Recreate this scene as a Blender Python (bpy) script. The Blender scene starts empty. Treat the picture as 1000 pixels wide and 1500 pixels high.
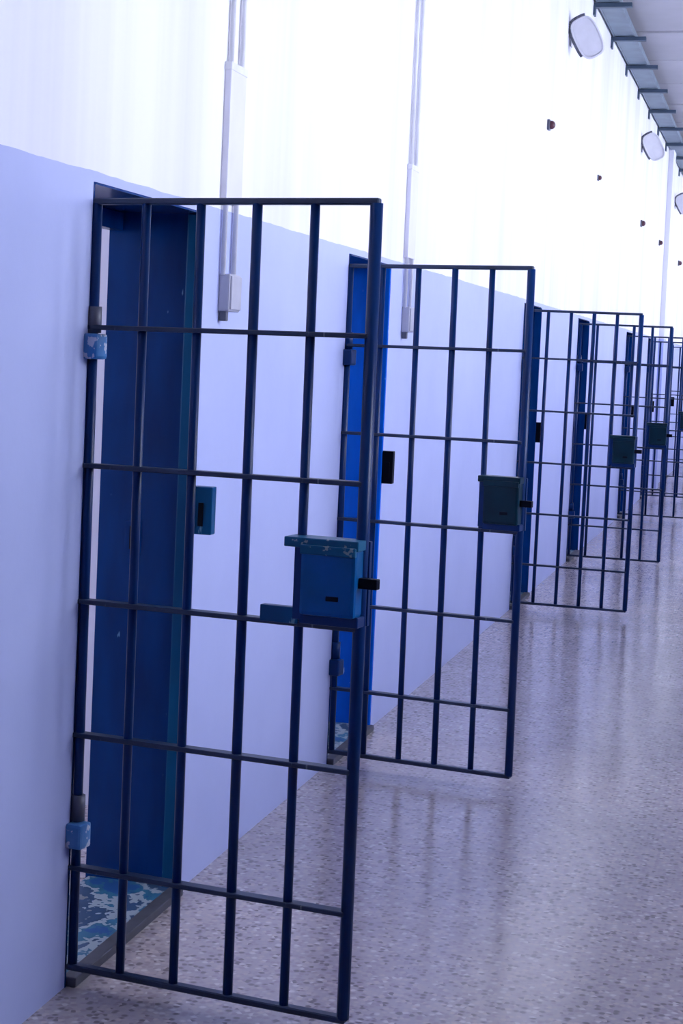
import bpy, bmesh, math, random
from mathutils import Vector, Matrix
random.seed(7)
scene = bpy.context.scene
COL = scene.collection
PI = math.pi

# ------------------------------------------------------------------ camera
# world: wall_left is the plane x = 0, the corridor runs along +y, floor z = 0
CAM_X, CAM_H = 1.677, 1.6389
F_PX, CX, CY = 2628.9, 370.5, 665.7
YAW, PITCH, ROLL = 0.2854, -0.0561, 0.0421
cam = bpy.data.cameras.new('camera')
cam.sensor_fit = 'HORIZONTAL'
cam.sensor_width = 36.0
cam.lens = F_PX / 1000 * 36.0
cam.shift_x = (500 - CX) / 1000
cam.shift_y = (CY - 750) / 1000
cam.clip_start = 0.05
cam_ob = bpy.data.objects.new('camera', cam)
COL.objects.link(cam_ob)
fw = Vector((-math.sin(YAW) * math.cos(PITCH), math.cos(YAW) * math.cos(PITCH), math.sin(PITCH)))
rt = Vector((math.cos(YAW), math.sin(YAW), 0))
up = rt.cross(fw)
r2 = rt * math.cos(ROLL) + up * math.sin(ROLL)
u2 = -rt * math.sin(ROLL) + up * math.cos(ROLL)
cam_ob.matrix_world = Matrix(((r2.x, u2.x, -fw.x, CAM_X), (r2.y, u2.y, -fw.y, 0), (r2.z, u2.z, -fw.z, CAM_H), (0, 0, 0, 1)))
scene.camera = cam_ob

# ------------------------------------------------------------------ sky, portals, exposure
SKY = 9.0
world = bpy.data.worlds.new('sky')
scene.world = world
world.use_nodes = True
bg = world.node_tree.nodes['Background']
bg.inputs['Color'].default_value = (0.85, 0.85, 1.0, 1)      # even overcast sky
bg.inputs['Strength'].default_value = SKY
scene.view_settings.view_transform = 'Standard'
scene.view_settings.look = 'None'
scene.view_settings.gamma = 1
scene.view_settings.use_curve_mapping = False
scene.view_settings.exposure = 0.85

CEIL = 4.78
Y0, Y1 = -6.0, 44.0
RIGHT = 3.7
WIN_Y = [4.2 + 2.7 * k for k in range(14)]       # high windows of the right wall
WIN_W, WIN_Z0, WIN_Z1 = 1.7, 2.15, 4.1
def portal(x, y, z, w, h, toward):
    l = bpy.data.lights.new('daylight_portal', 'AREA')
    l.shape = 'RECTANGLE'; l.size = w; l.size_y = h
    l.cycles.is_portal = True
    o = bpy.data.objects.new('daylight_portal', l)
    COL.objects.link(o)
    o.location = (x, y, z)
    o.rotation_euler = (PI / 2, 0, PI / 2 if toward < 0 else -PI / 2)   # local -z looks along the given x sense
    return o
for y in WIN_Y:
    portal(RIGHT + 0.27, y, (WIN_Z0 + WIN_Z1) / 2, WIN_W, WIN_Z1 - WIN_Z0, -1)

# ------------------------------------------------------------------ materials
def new_mat(name):
    m = bpy.data.materials.new(name)
    m.use_nodes = True
    nt = m.node_tree
    return m, nt, nt.nodes['Principled BSDF']
def N(nt, t, **kw):
    n = nt.nodes.new(t)
    for k, v in kw.items():
        setattr(n, k, v)
    return n
def ramp(nt, fac, stops, interp='LINEAR'):
    r = N(nt, 'ShaderNodeValToRGB')
    r.color_ramp.interpolation = interp
    e = r.color_ramp.elements
    while len(e) < len(stops):
        e.new(0.5)
    for q, (p, c) in zip(e, stops):
        q.position = p
        q.color = (*c, 1) if len(c) == 3 else c
    nt.links.new(fac, r.inputs['Fac'])
    return r.outputs['Color']
def coords(nt, scale=(1, 1, 1), kind='Object'):
    tc = N(nt, 'ShaderNodeTexCoord')
    mp = N(nt, 'ShaderNodeMapping')
    mp.inputs['Scale'].default_value = scale
    nt.links.new(tc.outputs[kind], mp.inputs['Vector'])
    return mp.outputs['Vector']
def noise(nt, vec, scale, detail=4, rough=0.55):
    n = N(nt, 'ShaderNodeTexNoise')
    n.inputs['Scale'].default_value = scale
    n.inputs['Detail'].default_value = detail
    n.inputs['Roughness'].default_value = rough
    nt.links.new(vec, n.inputs['Vector'])
    return n.outputs['Fac']
def mix(nt, fac, a, b, mode='MIX'):
    m = N(nt, 'ShaderNodeMix', data_type='RGBA', blend_type=mode)
    for sock, v in ((m.inputs[0], fac), (m.inputs[6], a), (m.inputs[7], b)):
        if isinstance(v, (int, float)):
            sock.default_value = v
        elif isinstance(v, tuple):
            sock.default_value = (*v, 1)
        else:
            nt.links.new(v, sock)
    return m.outputs[2]
def bump(nt, bsdf, h, strength, dist=0.01):
    b = N(nt, 'ShaderNodeBump')
    b.inputs['Strength'].default_value = strength
    b.inputs['Distance'].default_value = dist
    nt.links.new(h, b.inputs['Height'])
    nt.links.new(b.outputs['Normal'], bsdf.inputs['Normal'])

def mat_wall():
    m, nt, b = new_mat('two_tone_wall_paint')
    v = coords(nt)
    sep = N(nt, 'ShaderNodeSeparateXYZ'); nt.links.new(v, sep.inputs[0])
    # hand-painted edge of the dado at 2.075 m
    wob = noise(nt, v, 6.0, 2)
    a = N(nt, 'ShaderNodeMath', operation='MULTIPLY_ADD')
    nt.links.new(wob, a.inputs[0]); a.inputs[1].default_value = 0.012
    nt.links.new(sep.outputs['Z'], a.inputs[2])
    g = N(nt, 'ShaderNodeMath', operation='GREATER_THAN')
    nt.links.new(a.outputs[0], g.inputs[0]); g.inputs[1].default_value = 2.081
    streak = noise(nt, coords(nt, (0, 1.6, 0.05)), 1.0, 5, 0.6)
    blot = noise(nt, v, 2.2, 5, 0.6)
    upc = mix(nt, ramp(nt, streak, [(0.42, (0, 0, 0)), (0.66, (1, 1, 1))]), (0.88, 0.88, 0.93), (0.74, 0.74, 0.86))
    lo = mix(nt, ramp(nt, blot, [(0.35, (0, 0, 0)), (0.7, (1, 1, 1))]), (0.47, 0.52, 0.83), (0.43, 0.48, 0.79))
    c = mix(nt, g.outputs[0], lo, upc)
    nt.links.new(c, b.inputs['Base Color'])
    b.inputs['Roughness'].default_value = 0.5
    bump(nt, b, noise(nt, v, 30, 4), 0.12, 0.004)
    return m
def mat_plain(name, col, rough=0.6, var=0.06, scale=6.0, metal=0.0, spec=0.5):
    m, nt, b = new_mat(name)
    n = noise(nt, coords(nt), scale, 4)
    c2 = tuple(max(0, x * (1 - 3 * var)) for x in col)
    nt.links.new(mix(nt, ramp(nt, n, [(0.35, (0, 0, 0)), (0.7, (1, 1, 1))]), col, c2), b.inputs['Base Color'])
    b.inputs['Roughness'].default_value = rough
    b.inputs['Metallic'].default_value = metal
    b.inputs['Specular IOR Level'].default_value = spec
    return m
def mat_paint(name, col, dark, chip=(0.55, 0.62, 0.7), chips=0.70, rough=0.32, stretch=0.25, spec=0.2):
    """glossy old enamel with flaked spots"""
    m, nt, b = new_mat(name)
    v = coords(nt)
    vs = coords(nt, (1, 1, stretch))
    n = noise(nt, vs, 9, 4)
    base = mix(nt, ramp(nt, n, [(0.35, (0, 0, 0)), (0.68, (1, 1, 1))]), col, dark)
    k = noise(nt, vs, 34, 3, 0.6)
    kk = ramp(nt, k, [(chips, (0, 0, 0)), (chips + 0.03, (1, 1, 1))])
    nt.links.new(mix(nt, kk, base, chip), b.inputs['Base Color'])
    b.inputs['Roughness'].default_value = rough
    b.inputs['Specular IOR Level'].default_value = spec
    bump(nt, b, noise(nt, v, 40, 3), 0.08, 0.002)
    return m
def mat_terrazzo():
    m, nt, b = new_mat('terrazzo')
    v = coords(nt)
    wv = N(nt, 'ShaderNodeTexVoronoi'); wv.feature = 'F1'
    wv.inputs['Scale'].default_value = 62
    nt.links.new(v, wv.inputs['Vector'])
    sp = N(nt, 'ShaderNodeSeparateColor'); nt.links.new(wv.outputs['Color'], sp.inputs[0])
    chips = ramp(nt, sp.outputs[0], [(0.0, (0.22, 0.18, 0.19)), (0.20, (0.42, 0.35, 0.37)), (0.45, (0.55, 0.47, 0.47)),
                                    (0.72, (0.63, 0.53, 0.51)), (0.90, (0.74, 0.68, 0.68))], 'CONSTANT')
    d = ramp(nt, wv.outputs['Distance'], [(0.35, (1, 1, 1)), (0.75, (0, 0, 0))])
    base = mix(nt, d, (0.50, 0.44, 0.46), chips)
    dirt = noise(nt, v, 1.1, 6, 0.65)
    base = mix(nt, ramp(nt, dirt, [(0.38, (0, 0, 0)), (0.68, (0.5, 0.5, 0.5))]), base, (0.32, 0.28, 0.30))
    sc = noise(nt, coords(nt, (6, 1, 1)), 3, 6, 0.75)
    base = mix(nt, ramp(nt, sc, [(0.66, (0, 0, 0)), (0.80, (0.25, 0.25, 0.25))]), base, (0.12, 0.11, 0.13))
    nt.links.new(base, b.inputs['Base Color'])
    b.inputs['Roughness'].default_value = 0.17
    return m
def mat_glass():
    m = bpy.data.materials.new('window_glass')
    m.use_nodes = True
    nt = m.node_tree
    nt.nodes.clear()
    o = N(nt, 'ShaderNodeOutputMaterial')
    t = N(nt, 'ShaderNodeBsdfTransparent'); t.inputs[0].default_value = (0.93, 0.96, 0.97, 1)
    g = N(nt, 'ShaderNodeBsdfGlossy'); g.inputs['Roughness'].default_value = 0.02
    f = N(nt, 'ShaderNodeFresnel'); f.inputs['IOR'].default_value = 1.45
    x = N(nt, 'ShaderNodeMixShader')
    nt.links.new(f.outputs[0], x.inputs[0]); nt.links.new(t.outputs[0], x.inputs[1]); nt.links.new(g.outputs[0], x.inputs[2])
    nt.links.new(x.outputs[0], o.inputs[0])
    return m
def mat_sill():
    """concrete threshold with remains of blue and white paint"""
    m, nt, b = new_mat('worn_painted_threshold')
    v = coords(nt)
    n = noise(nt, coords(nt, (1, 0.8, 1)), 7, 4, 0.6)
    c = ramp(nt, n, [(0.0, (0.01, 0.07, 0.24)), (0.40, (0.02, 0.12, 0.22)), (0.47, (0.26, 0.32, 0.38)), (0.53, (0.02, 0.06, 0.14)),
                     (0.62, (0.18, 0.20, 0.23))], 'CONSTANT')
    nt.links.new(c, b.inputs['Base Color'])
    b.inputs['Roughness'].default_value = 0.55
    return m

M = {}
M['wall'] = mat_wall()
M['cell'] = mat_plain('cell_whitewash', (0.74, 0.75, 0.86), 0.7, 0.03, 1.5)
M['ceiling'] = mat_plain('ceiling_concrete', (0.40, 0.40, 0.46), 0.8, 0.07, 0.8)
M['slab'] = mat_plain('dark_slab', (0.22, 0.22, 0.25), 0.9)
M['floor'] = mat_terrazzo()
M['gate'] = mat_paint('navy_gate_enamel', (0.002, 0.030, 0.140), (0.002, 0.018, 0.090), (0.05, 0.14, 0.30), 0.75, 0.28)
M['cross'] = mat_paint('steel_blue_flat_bar_enamel', (0.010, 0.028, 0.075), (0.005, 0.016, 0.050), (0.10, 0.13, 0.18), 0.70, 0.35, 0.25, 0.5)
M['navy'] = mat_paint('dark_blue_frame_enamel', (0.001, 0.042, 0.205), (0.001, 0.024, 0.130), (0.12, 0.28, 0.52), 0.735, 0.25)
M['bright'] = mat_paint('lit_blue_frame_enamel', (0.001, 0.16, 0.86), (0.001, 0.11, 0.62), (0.35, 0.58, 0.88), 0.69, 0.25)  # frame blue with the stronger light on the second doorway mixed into the colour
M['teal'] = mat_paint('teal_blue_edge_enamel', (0.002, 0.080, 0.21), (0.002, 0.050, 0.15), (0.14, 0.30, 0.42), 0.71, 0.3)
M['lockblue'] = mat_paint('blue_lock_enamel', (0.002, 0.10, 0.36), (0.002, 0.085, 0.24), (0.10, 0.20, 0.28), 0.75, 0.3, 1)
M['lockgreen'] = mat_paint('dark_green_lock_enamel', (0.003, 0.030, 0.048), (0.002, 0.018, 0.030), (0.04, 0.09, 0.10), 0.76, 0.3, 1)
M['lid'] = mat_paint('worn_lock_lid_enamel', (0.006, 0.095, 0.20), (0.012, 0.12, 0.23), (0.24, 0.32, 0.34), 0.62, 0.35, 1)
M['black'] = mat_plain('blackened_steel', (0.002, 0.003, 0.010), 0.5, 0.1, 20, 0.0, 0.1)
M['hingeblue'] = mat_paint('flaking_light_blue_enamel', (0.04, 0.20, 0.52), (0.13, 0.29, 0.54), (0.55, 0.60, 0.72), 0.57, 0.4, 1)
M['sill'] = mat_sill()
M['iron'] = mat_plain('worn_iron_strip', (0.10, 0.105, 0.13), 0.5, 0.1, 15, 0.3)
M['conduit'] = mat_plain('lavender_painted_conduit', (0.82, 0.82, 0.90), 0.5, 0.05, 9)
M['cover'] = mat_plain('lavender_trunking', (0.80, 0.79, 0.92), 0.5, 0.03, 4)
M['box'] = mat_plain('grey_switch_box', (0.48, 0.48, 0.58), 0.45, 0.05, 12)
M['red'] = mat_plain('dark_red_lens', (0.10, 0.03, 0.05), 0.3, 0.08, 30)
M['dgrey'] = mat_plain('dark_grey_plastic', (0.10, 0.105, 0.15), 0.45, 0.06, 20)
M['lamp'] = mat_plain('white_lamp_housing', (0.72, 0.72, 0.80), 0.4, 0.03, 12)
M['tray'] = mat_plain('teal_grey_galvanised_tray', (0.20, 0.26, 0.33), 0.5, 0.08, 5, 0.3)
M['bracket'] = mat_plain('dark_blue_grey_bracket', (0.05, 0.085, 0.14), 0.5, 0.08, 9)
M['frame'] = mat_plain('white_window_frame', (0.7, 0.7, 0.72), 0.5, 0.03)
M['glass'] = mat_glass()

# ------------------------------------------------------------------ mesh helpers
def bm_box(bm, x0, x1, y0, y1, z0, z1):
    vs = [bm.verts.new(p) for p in ((x0, y0, z0), (x1, y0, z0), (x1, y1, z0), (x0, y1, z0),
                                    (x0, y0, z1), (x1, y0, z1), (x1, y1, z1), (x0, y1, z1))]
    for f in ((0, 3, 2, 1), (4, 5, 6, 7), (0, 1, 5, 4), (1, 2, 6, 5), (2, 3, 7, 6), (3, 0, 4, 7)):
        bm.faces.new([vs[i] for i in f])
def bm_bevel(bm, w, seg=2):
    bmesh.ops.bevel(bm, geom=list(bm.edges), offset=w, segments=seg, profile=0.6, affect='EDGES', clamp_overlap=True)
def bm_tube(bm, p, q, r, n=12, r2=None):
    p, q = Vector(p), Vector(q)
    d = q - p
    mat = Matrix.Translation((p + q) / 2) @ d.to_track_quat('Z', 'Y').to_matrix().to_4x4()
    bmesh.ops.create_cone(bm, cap_ends=True, segments=n, radius1=r, radius2=r if r2 is None else r2, depth=d.length, matrix=mat)
def mesh(name, bm, mat, smooth=False):
    bmesh.ops.recalc_face_normals(bm, faces=bm.faces)
    me = bpy.data.meshes.new(name)
    bm.to_mesh(me); bm.free()
    me.materials.append(mat)
    if smooth:
        for p in me.polygons:
            p.use_smooth = len(p.vertices) == 4
    return me
def obj(name, me, parent=None, loc=(0, 0, 0)):
    o = bpy.data.objects.new(name, me)
    COL.objects.link(o)
    o.location = loc
    if parent is not None:
        o.parent = parent
    return o
def box(name, dims, mat, parent=None, bev=0.0, loc=(0, 0, 0)):
    bm = bmesh.new(); bm_box(bm, *dims)
    if bev: bm_bevel(bm, bev)
    return obj(name, mesh(name, bm, mat), parent, loc)
def tube(name, p, q, r, mat, parent=None, n=12):
    bm = bmesh.new(); bm_tube(bm, p, q, r, n)
    return obj(name, mesh(name, bm, mat, True), parent)
def empty(name, loc=(0, 0, 0)):
    o = bpy.data.objects.new(name, None)
    o.empty_display_size = 0.1
    COL.objects.link(o); o.location = loc
    return o
def tag(o, label, cat, group=None):
    o['label'] = label; o['category'] = cat
    if group: o['group'] = group
    return o
def struct(o, label=None, cat=None):
    o['kind'] = 'structure'
    if label: o['label'] = label
    if cat: o['category'] = cat
    return o
def copy_tree(src, parent=None):
    c = src.copy(); COL.objects.link(c)
    if parent is not None: c.parent = parent
    for ch in list(src.children):
        copy_tree(ch, c)
    return c

# ------------------------------------------------------------------ the corridor shell
DOOR_N = [4.205, 6.947, 11.949, 15.203, 19.991, 23.25, 27.75]        # near edge of each doorway
DOOR_W = [0.875, 0.755, 0.825, 0.805, 0.815, 0.82, 0.82]
DH = 2.05
TH = 0.28                                                          # wall thickness
CELL_X = -3.3

bm = bmesh.new(); bm_box(bm, CELL_X - 0.2, RIGHT + 0.25, Y0, Y1, -0.12, 0)
struct(obj('floor', mesh('floor', bm, M['floor'])), 'speckled pinkish grey polished terrazzo corridor floor', 'floor')

bm = bmesh.new()
y = Y0
for n, w in zip(DOOR_N, DOOR_W):
    bm_box(bm, -TH, 0, y, n, 0, CEIL + 0.1)
    bm_box(bm, -TH, 0, n, n + w, DH, CEIL + 0.1)
    y = n + w
bm_box(bm, -TH, 0, y, Y1, 0, CEIL + 0.1)
struct(obj('wall_left', mesh('wall_left', bm, M['wall'])), 'tall corridor wall, white above and pale lavender below, with blue doorways', 'wall')

# shallow pilaster far down the wall
struct(box('trim_1', (0.0, 0.07, 25.2, 25.65, 0, CEIL - 0.02), M['wall'], bev=0.01), 'shallow pilaster far along the left wall', 'pilaster')

bm = bmesh.new()
y = Y0
for c in WIN_Y:
    bm_box(bm, RIGHT, RIGHT + 0.25, y, c - WIN_W / 2, 0, CEIL + 0.1)
    bm_box(bm, RIGHT, RIGHT + 0.25, c - WIN_W / 2, c + WIN_W / 2, 0, WIN_Z0)
    bm_box(bm, RIGHT, RIGHT + 0.25, c - WIN_W / 2, c + WIN_W / 2, WIN_Z1, CEIL + 0.1)
    y = c + WIN_W / 2
bm_box(bm, RIGHT, RIGHT + 0.25, y, Y1, 0, CEIL + 0.1)
struct(obj('wall_right', mesh('wall_right', bm, M['wall'])), 'corridor wall with high windows opposite the cell gates', 'wall')
struct(box('wall_end', (CELL_X, RIGHT + 0.25, Y1, Y1 + 0.2, 0, CEIL + 0.1), M['wall']), 'wall closing the far end of the corridor', 'wall')
struct(box('wall_back', (CELL_X, RIGHT + 0.25, Y0 - 0.2, Y0, 0, CEIL + 0.1), M['wall']), 'wall closing the near end of the corridor', 'wall')

# windows of the right wall
w0 = empty('window_1', (RIGHT + 0.12, WIN_Y[0], WIN_Z0))
bm = bmesh.new(); H = WIN_Z1 - WIN_Z0; W = WIN_W / 2
bm_box(bm, -0.03, 0.03, -W, W, 0, 0.05); bm_box(bm, -0.03, 0.03, -W, W, H - 0.05, H)
bm_box(bm, -0.03, 0.03, -W, -W + 0.05, 0.05, H - 0.05); bm_box(bm, -0.03, 0.03, W - 0.05, W, 0.05, H - 0.05)
obj('window_frame', mesh('window_frame', bm, M['frame']), w0)
box('mullion', (-0.025, 0.025, -0.02, 0.02, 0.05, H - 0.05), M['frame'], w0)
bm = bmesh.new(); bm_box(bm, -0.003, 0.003, -W + 0.05, -0.02, 0.05, H - 0.05)
pm = mesh('window_pane', bm, M['glass'])
obj('pane', pm, w0); obj('pane', pm, w0, (0, W - 0.03, 0))
struct(w0)
for k, yy in enumerate(WIN_Y[1:]):
    c = copy_tree(w0); c.name = 'window_%d' % (k + 2); c.location.y = yy

# ceiling: concrete slab carried on planks laid across the corridor
ce = struct(box('ceiling', (CELL_X, RIGHT + 0.25, Y0, Y1, CEIL + 0.1, CEIL + 0.25), M['slab']), 'grey concrete plank ceiling', 'ceiling')
bm = bmesh.new(); bm_box(bm, 0.0, RIGHT, 0.02, 1.53, 0, 0.1); bm_bevel(bm, 0.012, 1)
plank = mesh('ceiling_plank', bm, M['ceiling'])
y = Y0; k = 0
while y < Y1 - 1.0:
    obj('plank', plank, ce, (0, y, CEIL + 0.004 * ((k * 7) % 3))); y += 1.55; k += 1

# cells behind the wall
CB = [2.0, 6.0, 9.85, 13.95, 17.8, 21.9, 25.7, 30.5]
CELL_H = 2.75
struct(box('ceiling_cells', (CELL_X, -TH, CB[0], CB[-1], CELL_H, CELL_H + 0.15), M['cell']))
bm = bmesh.new(); y = CB[0]
CW = [(a + b) / 2 for a, b in zip(CB, CB[1:])]
for c in CW:
    bm_box(bm, CELL_X - 0.2, CELL_X, y, c - 0.55, 0, CELL_H + 0.15)
    bm_box(bm, CELL_X - 0.2, CELL_X, c - 0.55, c + 0.55, 0, 1.3)
    bm_box(bm, CELL_X - 0.2, CELL_X, c - 0.55, c + 0.55, 2.4, CELL_H + 0.15)
    y = c + 0.55
bm_box(bm, CELL_X - 0.2, CELL_X, y, CB[-1], 0, CELL_H + 0.15)
struct(obj('wall_cells_back', mesh('wall_cells_back', bm, M['cell'])))
for k, b in enumerate(CB):
    struct(box('wall_partition_%d' % (k + 1), (CELL_X, -TH, b - 0.06, b + 0.06, 0, CELL_H), M['cell']))
for c in CW:
    portal(CELL_X - 0.22, c, 1.85, 1.1, 1.1, 1)

# ------------------------------------------------------------------ steel-lined doorways
HEAD_DROP = 0.06
def doorway(i, n, w):
    root = empty('door_%d' % (i + 1), (0, n, 0))
    struct(root, ['dark blue steel-lined doorway behind the nearest gate', 'blue steel-lined doorway behind the second gate, stronger light painted into its far jamb',
                  'blue steel-lined doorway behind the third gate', 'blue steel-lined doorway behind the fourth gate',
                  'blue steel-lined doorway behind the fifth gate', 'blue steel-lined doorway behind the sixth gate',
                  'blue steel-lined doorway behind the farthest gate'][i], 'doorway')
    pm = M['bright'] if i == 1 else M['navy']  # brighter blue stands in for light falling on the second far jamb
    t = 0.006
    box('near_jamb', (-TH - 0.01, 0.002, 0.0, t, 0, DH), M['navy'], root)
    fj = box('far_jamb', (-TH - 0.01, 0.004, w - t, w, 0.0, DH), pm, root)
    # folded steel nosing on the corridor edge of the far jamb
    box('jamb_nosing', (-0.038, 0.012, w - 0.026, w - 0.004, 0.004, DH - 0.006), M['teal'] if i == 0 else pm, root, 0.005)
    hd = box('head', (-TH - 0.01, 0.004, t, w - t, DH - t, DH), M['navy'], root)
    box('head_frame', (-TH - 0.01, -TH + 0.035, 0.006, w - 0.006, DH - HEAD_DROP, DH - t), M['navy'], root, 0.004)
    # bolt slot cut in the far jamb, with its plate
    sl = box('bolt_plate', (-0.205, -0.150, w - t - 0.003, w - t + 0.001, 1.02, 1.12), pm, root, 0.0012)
    box('bolt_slot', (-0.188, -0.163, w - t - 0.0045, w - t - 0.002, 1.035, 1.105), M['black'], sl)
    # lock keep standing out from the wall edge
    kx = 0.072 if i == 0 else 0.060
    kp = box('lock_keep', (0.0, kx, w - 0.02, w + 0.022, 1.095, 1.238), M['teal'] if i == 0 else M['black'], root, 0.004)
    box('keep_slot', (0.030, 0.046, w - 0.0225, w - 0.018, 1.120, 1.190), M['black'], kp)
    box('threshold', (-TH, -0.012, t, w - t, 0.0, 0.022), M['sill'], root, 0.004)
    box('threshold_strip', (-0.012, 0.028, t + 0.002, w - t - 0.002, 0.0, 0.026), M['iron'], root, 0.004)
    return root
for i, (n, w) in enumerate(zip(DOOR_N, DOOR_W)):
    doorway(i, n, w)

# ------------------------------------------------------------------ barred gates
GW, GZ0, GZ1 = 0.750, 0.0576, 2.002
ROWS = [0.313, 0.655, 0.996, 1.340, 1.688]
def make_gate(lock_mat, lid_mat, plate_mat, hinge_mat, worn):
    g = empty('cell_gate')
    r = 0.0115
    def upright(name, x, rad):
        tube(name, (x, 0, GZ0), (x, 0, GZ1 - 0.004), rad, M['gate'], g)
    upright('hinge_stile', 0.012, 0.0125)
    for k in range(1, 5):
        upright('bar', GW * k / 5, r if k != 3 else 0.0125)
    upright('lock_stile', GW + 0.004, 0.0155)
    bm = bmesh.new(); bm_box(bm, 0.0, GW + 0.012, -0.012, 0.012, GZ1 - 0.008, GZ1 + 0.008); bm_bevel(bm, 0.003, 1)
    obj('top_rail', mesh('top_rail', bm, M['cross']), g)
    bm = bmesh.new(); bm_box(bm, 0.0, GW + 0.012, -0.014, 0.014, GZ0 - 0.010, GZ0 + 0.006); bm_bevel(bm, 0.003, 1)
    obj('bottom_rail', mesh('bottom_rail', bm, M['cross']), g)
    bm = bmesh.new(); bm_box(bm, -0.006, GW, -0.0175, 0.0175, -0.006, 0.006); bm_bevel(bm, 0.002, 1)
    cb = mesh('cross_bar', bm, M['cross'])
    for z in ROWS:
        obj('cross_bar', cb, g, (0, 0, z))
    # lock case on the camera side of the gate
    lx0, lx1, lz0, lz1 = 0.600, 0.772, 1.008, 1.205
    lk = empty('lock'); lk.parent = g
    box('lock_back_plate', (lx0 - 0.006, lx1, 0.004, 0.020, lz0 - 0.004, lz1), M['gate'], lk, 0.002)
    box('lock_case', (lx0 + 0.022, lx1 - 0.010, -0.062, 0.006, lz0 + 0.018, lz1 - 0.014), lock_mat, lk, 0.010)
    box('lock_side_flange', (lx0, lx0 + 0.024, -0.046, 0.006, lz0 + 0.004, lz1 - 0.012), M['gate'], lk, 0.003)
    box('lock_foot_shade', (lx0 + 0.020, lx1 - 0.004, -0.050, 0.006, lz0 - 0.004, lz0 + 0.022), M['gate'], lk, 0.003)  # dark strip standing in for the overhang shadow at the foot of the case
    box('lock_lid', (lx0 - (0.022 if worn else 0.002), lx1 - 0.006, -0.060, 0.012, lz1 - 0.020, lz1 + 0.004), lid_mat, lk, 0.003)
    box('lid_lip', (lx0 + 0.022, lx1 - 0.010, -0.068, -0.056, lz1 - 0.034, lz1 - 0.012), lid_mat, lk, 0.003)
    box('keyhole', (0.690, 0.722, -0.0635, -0.058, 1.064, 1.076), M['black'], lk, 0.002)
    box('bolt', (lx1 - 0.02, 0.808, -0.040, -0.016, 1.097, 1.122), M['black'], lk, 0.003)
    if worn: box('bolt_guide', (0.505, lx0 + 0.004, -0.020, 0.006, 0.996, 1.036), plate_mat, lk, 0.003)
    # hinges
    for z in (1.640, 0.400):
        h = box('hinge', (-0.002, 0.046, -0.040, 0.016, z - 0.032, z + 0.032), hinge_mat, g, 0.008)
        tube('hinge_collar', (0.014, 0.0, z + 0.034), (0.014, 0.0, z + 0.100), 0.018, M['dgrey'] if worn else M['gate'], h)
    return g
GATE_A = [0.132, 0.167, 0.0254, -0.0097, 0.042, 0.03, 0.05]
GATE_T = [0.004, 0.0048, -0.0037, -0.0035, -0.0016, 0.0, 0.0]
GL = ['nearest open barred gate, with a worn bright blue lock box',
      'second barred gate from the front, with a dark green lock box',
      'third barred gate from the front, swung straight out from the wall',
      'fourth barred gate, its lock box just right of the third gate',
      'fifth barred gate, cut by the right edge of the photo',
      'sixth barred gate, small and far down the corridor at the right edge',
      'farthest barred gate, mostly hidden at the right edge']
first = make_gate(M['lockblue'], M['lid'], M['teal'], M['hingeblue'], True)
second = make_gate(M['lockgreen'], M['lockgreen'], M['gate'], M['gate'], False)
for i, (n, a, t) in enumerate(zip(DOOR_N, GATE_A, GATE_T)):
    g = first if i == 0 else second if i == 1 else copy_tree(second)
    g.location = (0.004, n + 0.012, 0)
    g.rotation_euler = (0, -t, -a)
    tag(g, GL[i], 'gate', 'barred cell gates along the corridor')

# ------------------------------------------------------------------ conduits with switch boxes beside each doorway
def make_conduit():
    c = empty('conduit_run')
    for dy in (-0.055, 0.055):
        tube('conduit', (0.012, dy, 1.875), (0.012, dy, CEIL - 0.26), 0.0085, M['conduit'], c, 8)
    box('conduit_cover', (0.0, 0.0215, -0.080, 0.080, 2.10, 2.50), M['cover'], c, 0.004)
    box('clamp', (0.0, 0.0235, -0.085, 0.085, 2.495, 2.520), M['conduit'], c, 0.003)
    b = box('switch_box', (0.0, 0.036, -0.058, 0.058, 1.765, 1.880), M['box'], c, 0.005)
    box('box_lid', (0.034, 0.042, -0.052, 0.052, 1.771, 1.874), M['box'], b, 0.003)
    box('cable_gland', (0.004, 0.026, -0.052, -0.026, 1.735, 1.768), M['dgrey'], b, 0.004)
    return c
CLAB = ['pair of lavender conduits ending in a grey switch box seen through the nearest gate',
        'conduit pair with a small grey switch box seen at the left of the second gate']
cond = make_conduit()
for i in range(2):
    c = cond if i == 0 else copy_tree(cond)
    c.location = (0, DOOR_N[i] + (1.115 if i == 0 else 1.12), 0)
    tag(c, CLAB[i], 'conduit', 'conduit runs beside the doorways')

# ------------------------------------------------------------------ small signal lamps high on the wall, one above each farther doorway
def make_signal():
    s = empty('signal_lamp')
    box('lamp_base', (0.0, 0.025, -0.05, 0.05, -0.05, 0.05), M['dgrey'], s, 0.006)
    bm = bmesh.new()
    bmesh.ops.create_uvsphere(bm, u_segments=14, v_segments=10, radius=0.042)
    for v in bm.verts:
        v.co.x = v.co.x * 0.95 + 0.036
    obj('lamp_lens', mesh('lamp_lens', bm, M['red'], True), s)
    return s
SLAB = ['small dark red signal lamp high above the third gate, the largest of the row', 'small signal lamp second in the row high on the white wall',
        'small dark signal lamp third in the row high on the white wall', 'small dark signal lamp fourth in the row high on the wall',
        'tiny dark signal lamp at the right edge, last of the row']
sig = make_signal()
for k, (y, s) in enumerate(zip((12.65, 16.13, 21.07, 24.19, 28.62), (0.72, 0.5, 0.75, 0.7, 0.8))):
    o = sig if k == 0 else copy_tree(sig)
    o.location = (0.0, y, 3.313); o.scale = (s, s, s)
    tag(o, SLAB[k], 'lamp', 'signal lamps above the doorways')

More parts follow.
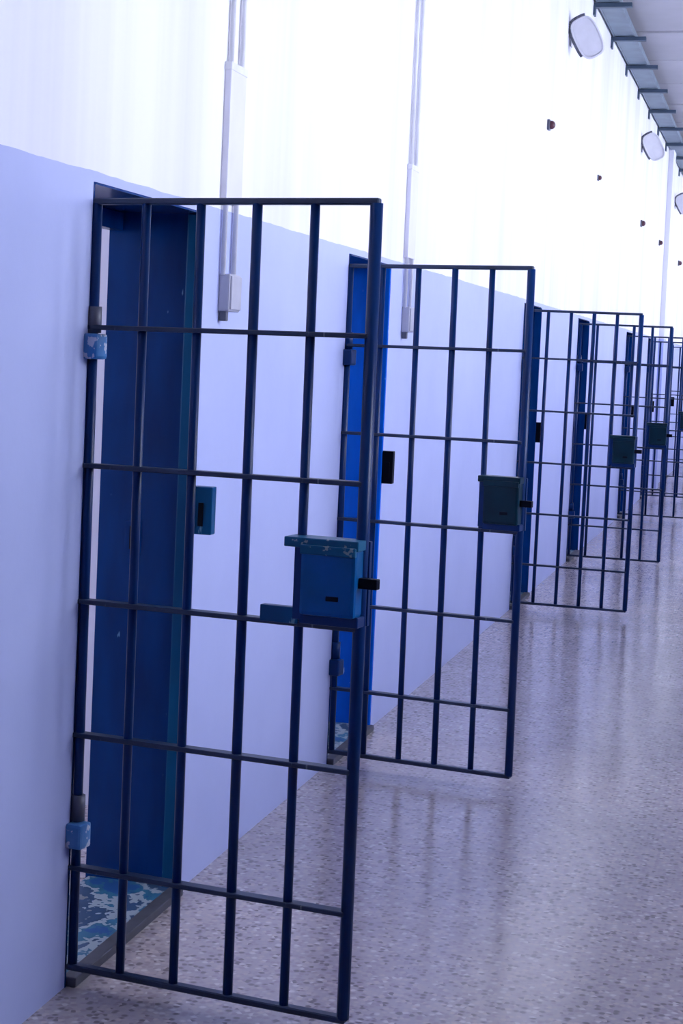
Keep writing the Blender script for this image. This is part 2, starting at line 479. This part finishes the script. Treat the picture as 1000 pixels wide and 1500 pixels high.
# ------------------------------------------------------------------ rimmed floodlights on wall brackets
def make_flood():
    f = empty('wall_floodlight')
    tube('bracket_arm', (0.0, 0.10, 0.02), (0.12, 0.08, 0.02), 0.014, M['dgrey'], f, 8)
    box('wall_plate', (0.0, 0.012, 0.05, 0.15, -0.05, 0.09), M['lamp'], f, 0.003)
    head = empty('lamp_head'); head.parent = f; head.location = (0.135, 0, 0.0); head.rotation_euler = (0.25, -0.50, 0.1)
    # rounded square housing and rim: superellipse outline in local xz, depth along y
    def outline(a, b, n=28, p=3.2):
        out = []
        for k in range(n):
            t = 2 * PI * k / n
            c, s = math.cos(t), math.sin(t)
            out.append((a * math.copysign(abs(c) ** (2 / p), c), b * math.copysign(abs(s) ** (2 / p), s)))
        return out
    def loft(name, rings, mat, close):
        bm = bmesh.new(); prev = None; fst = None
        for (a, b, y) in rings:
            vs = [bm.verts.new((x, y, z)) for x, z in outline(a, b)]
            if prev:
                for k in range(len(vs)):
                    bm.faces.new((prev[k], prev[(k + 1) % len(vs)], vs[(k + 1) % len(vs)], vs[k]))
            else: fst = vs
            prev = vs
        if close == 'caps':
            bm.faces.new(fst); bm.faces.new(prev)
        else:
            for k in range(len(prev)):
                bm.faces.new((prev[k], prev[(k + 1) % len(prev)], fst[(k + 1) % len(prev)], fst[k]))
        return obj(name, mesh(name, bm, mat, True), head)
    loft('housing', [(0.04, 0.075, 0.09), (0.075, 0.125, 0.06), (0.090, 0.150, 0.0)], M['lamp'], 'caps')
    loft('rim', [(0.088, 0.148, 0.012), (0.097, 0.158, 0.012), (0.097, 0.158, -0.016), (0.082, 0.142, -0.016)], M['lamp'], 'loop')
    loft('lens', [(0.088, 0.146, 0.004), (0.082, 0.140, -0.010)], M['lamp'], 'caps')
    # dark yoke strap round the upper and wall side of the rim
    pts = [Vector((x, -0.004, z)) for x, z in outline(0.103, 0.164, 36)][7:22]
    bm = bmesh.new()
    for p, q in zip(pts, pts[1:]):
        bm_tube(bm, p, q, 0.013, 8)
    obj('yoke', mesh('yoke', bm, M['dgrey'], True), head)
    return f
fl = make_flood()
for k, (y, z, lb) in enumerate(((13.6, 4.085, 'white floodlight with dark rim high on the wall, nearest of three'),
                                (20.6, 4.13, 'smaller-looking white floodlight on the wall beyond the nearest one'),
                                (27.0, 4.07, 'farthest white floodlight, high on the wall at the right edge'))):
    o = fl if k == 0 else copy_tree(fl)
    o.location = (0, y, z)
    tag(o, lb, 'floodlight', 'rimmed floodlights high on the wall')

# ------------------------------------------------------------------ cable tray hung where the wall meets the ceiling
tr = tag(empty('cable_tray', (0, 0, CEIL)), 'teal grey cable tray on dark brackets along the top of the wall', 'cable tray')
box('tray_bed', (0.035, 0.20, Y0 + 0.1, Y1 - 0.1, -0.135, -0.130), M['tray'], tr)
box('tray_rail', (0.022, 0.035, Y0 + 0.1, Y1 - 0.1, -0.140, -0.085), M['tray'], tr)
box('tray_rail', (0.20, 0.213, Y0 + 0.1, Y1 - 0.1, -0.140, -0.085), M['tray'], tr)
bm = bmesh.new()
bm_box(bm, 0.0, 0.31, -0.035, 0.035, -0.175, -0.140)
bm_box(bm, 0.0, 0.016, -0.05, 0.05, -0.24, -0.165)
bk = mesh('tray_bracket', bm, M['bracket'])
y = -0.35
while y < Y1 - 1:
    obj('bracket', bk, tr, (0, y, 0)); y += 1.55
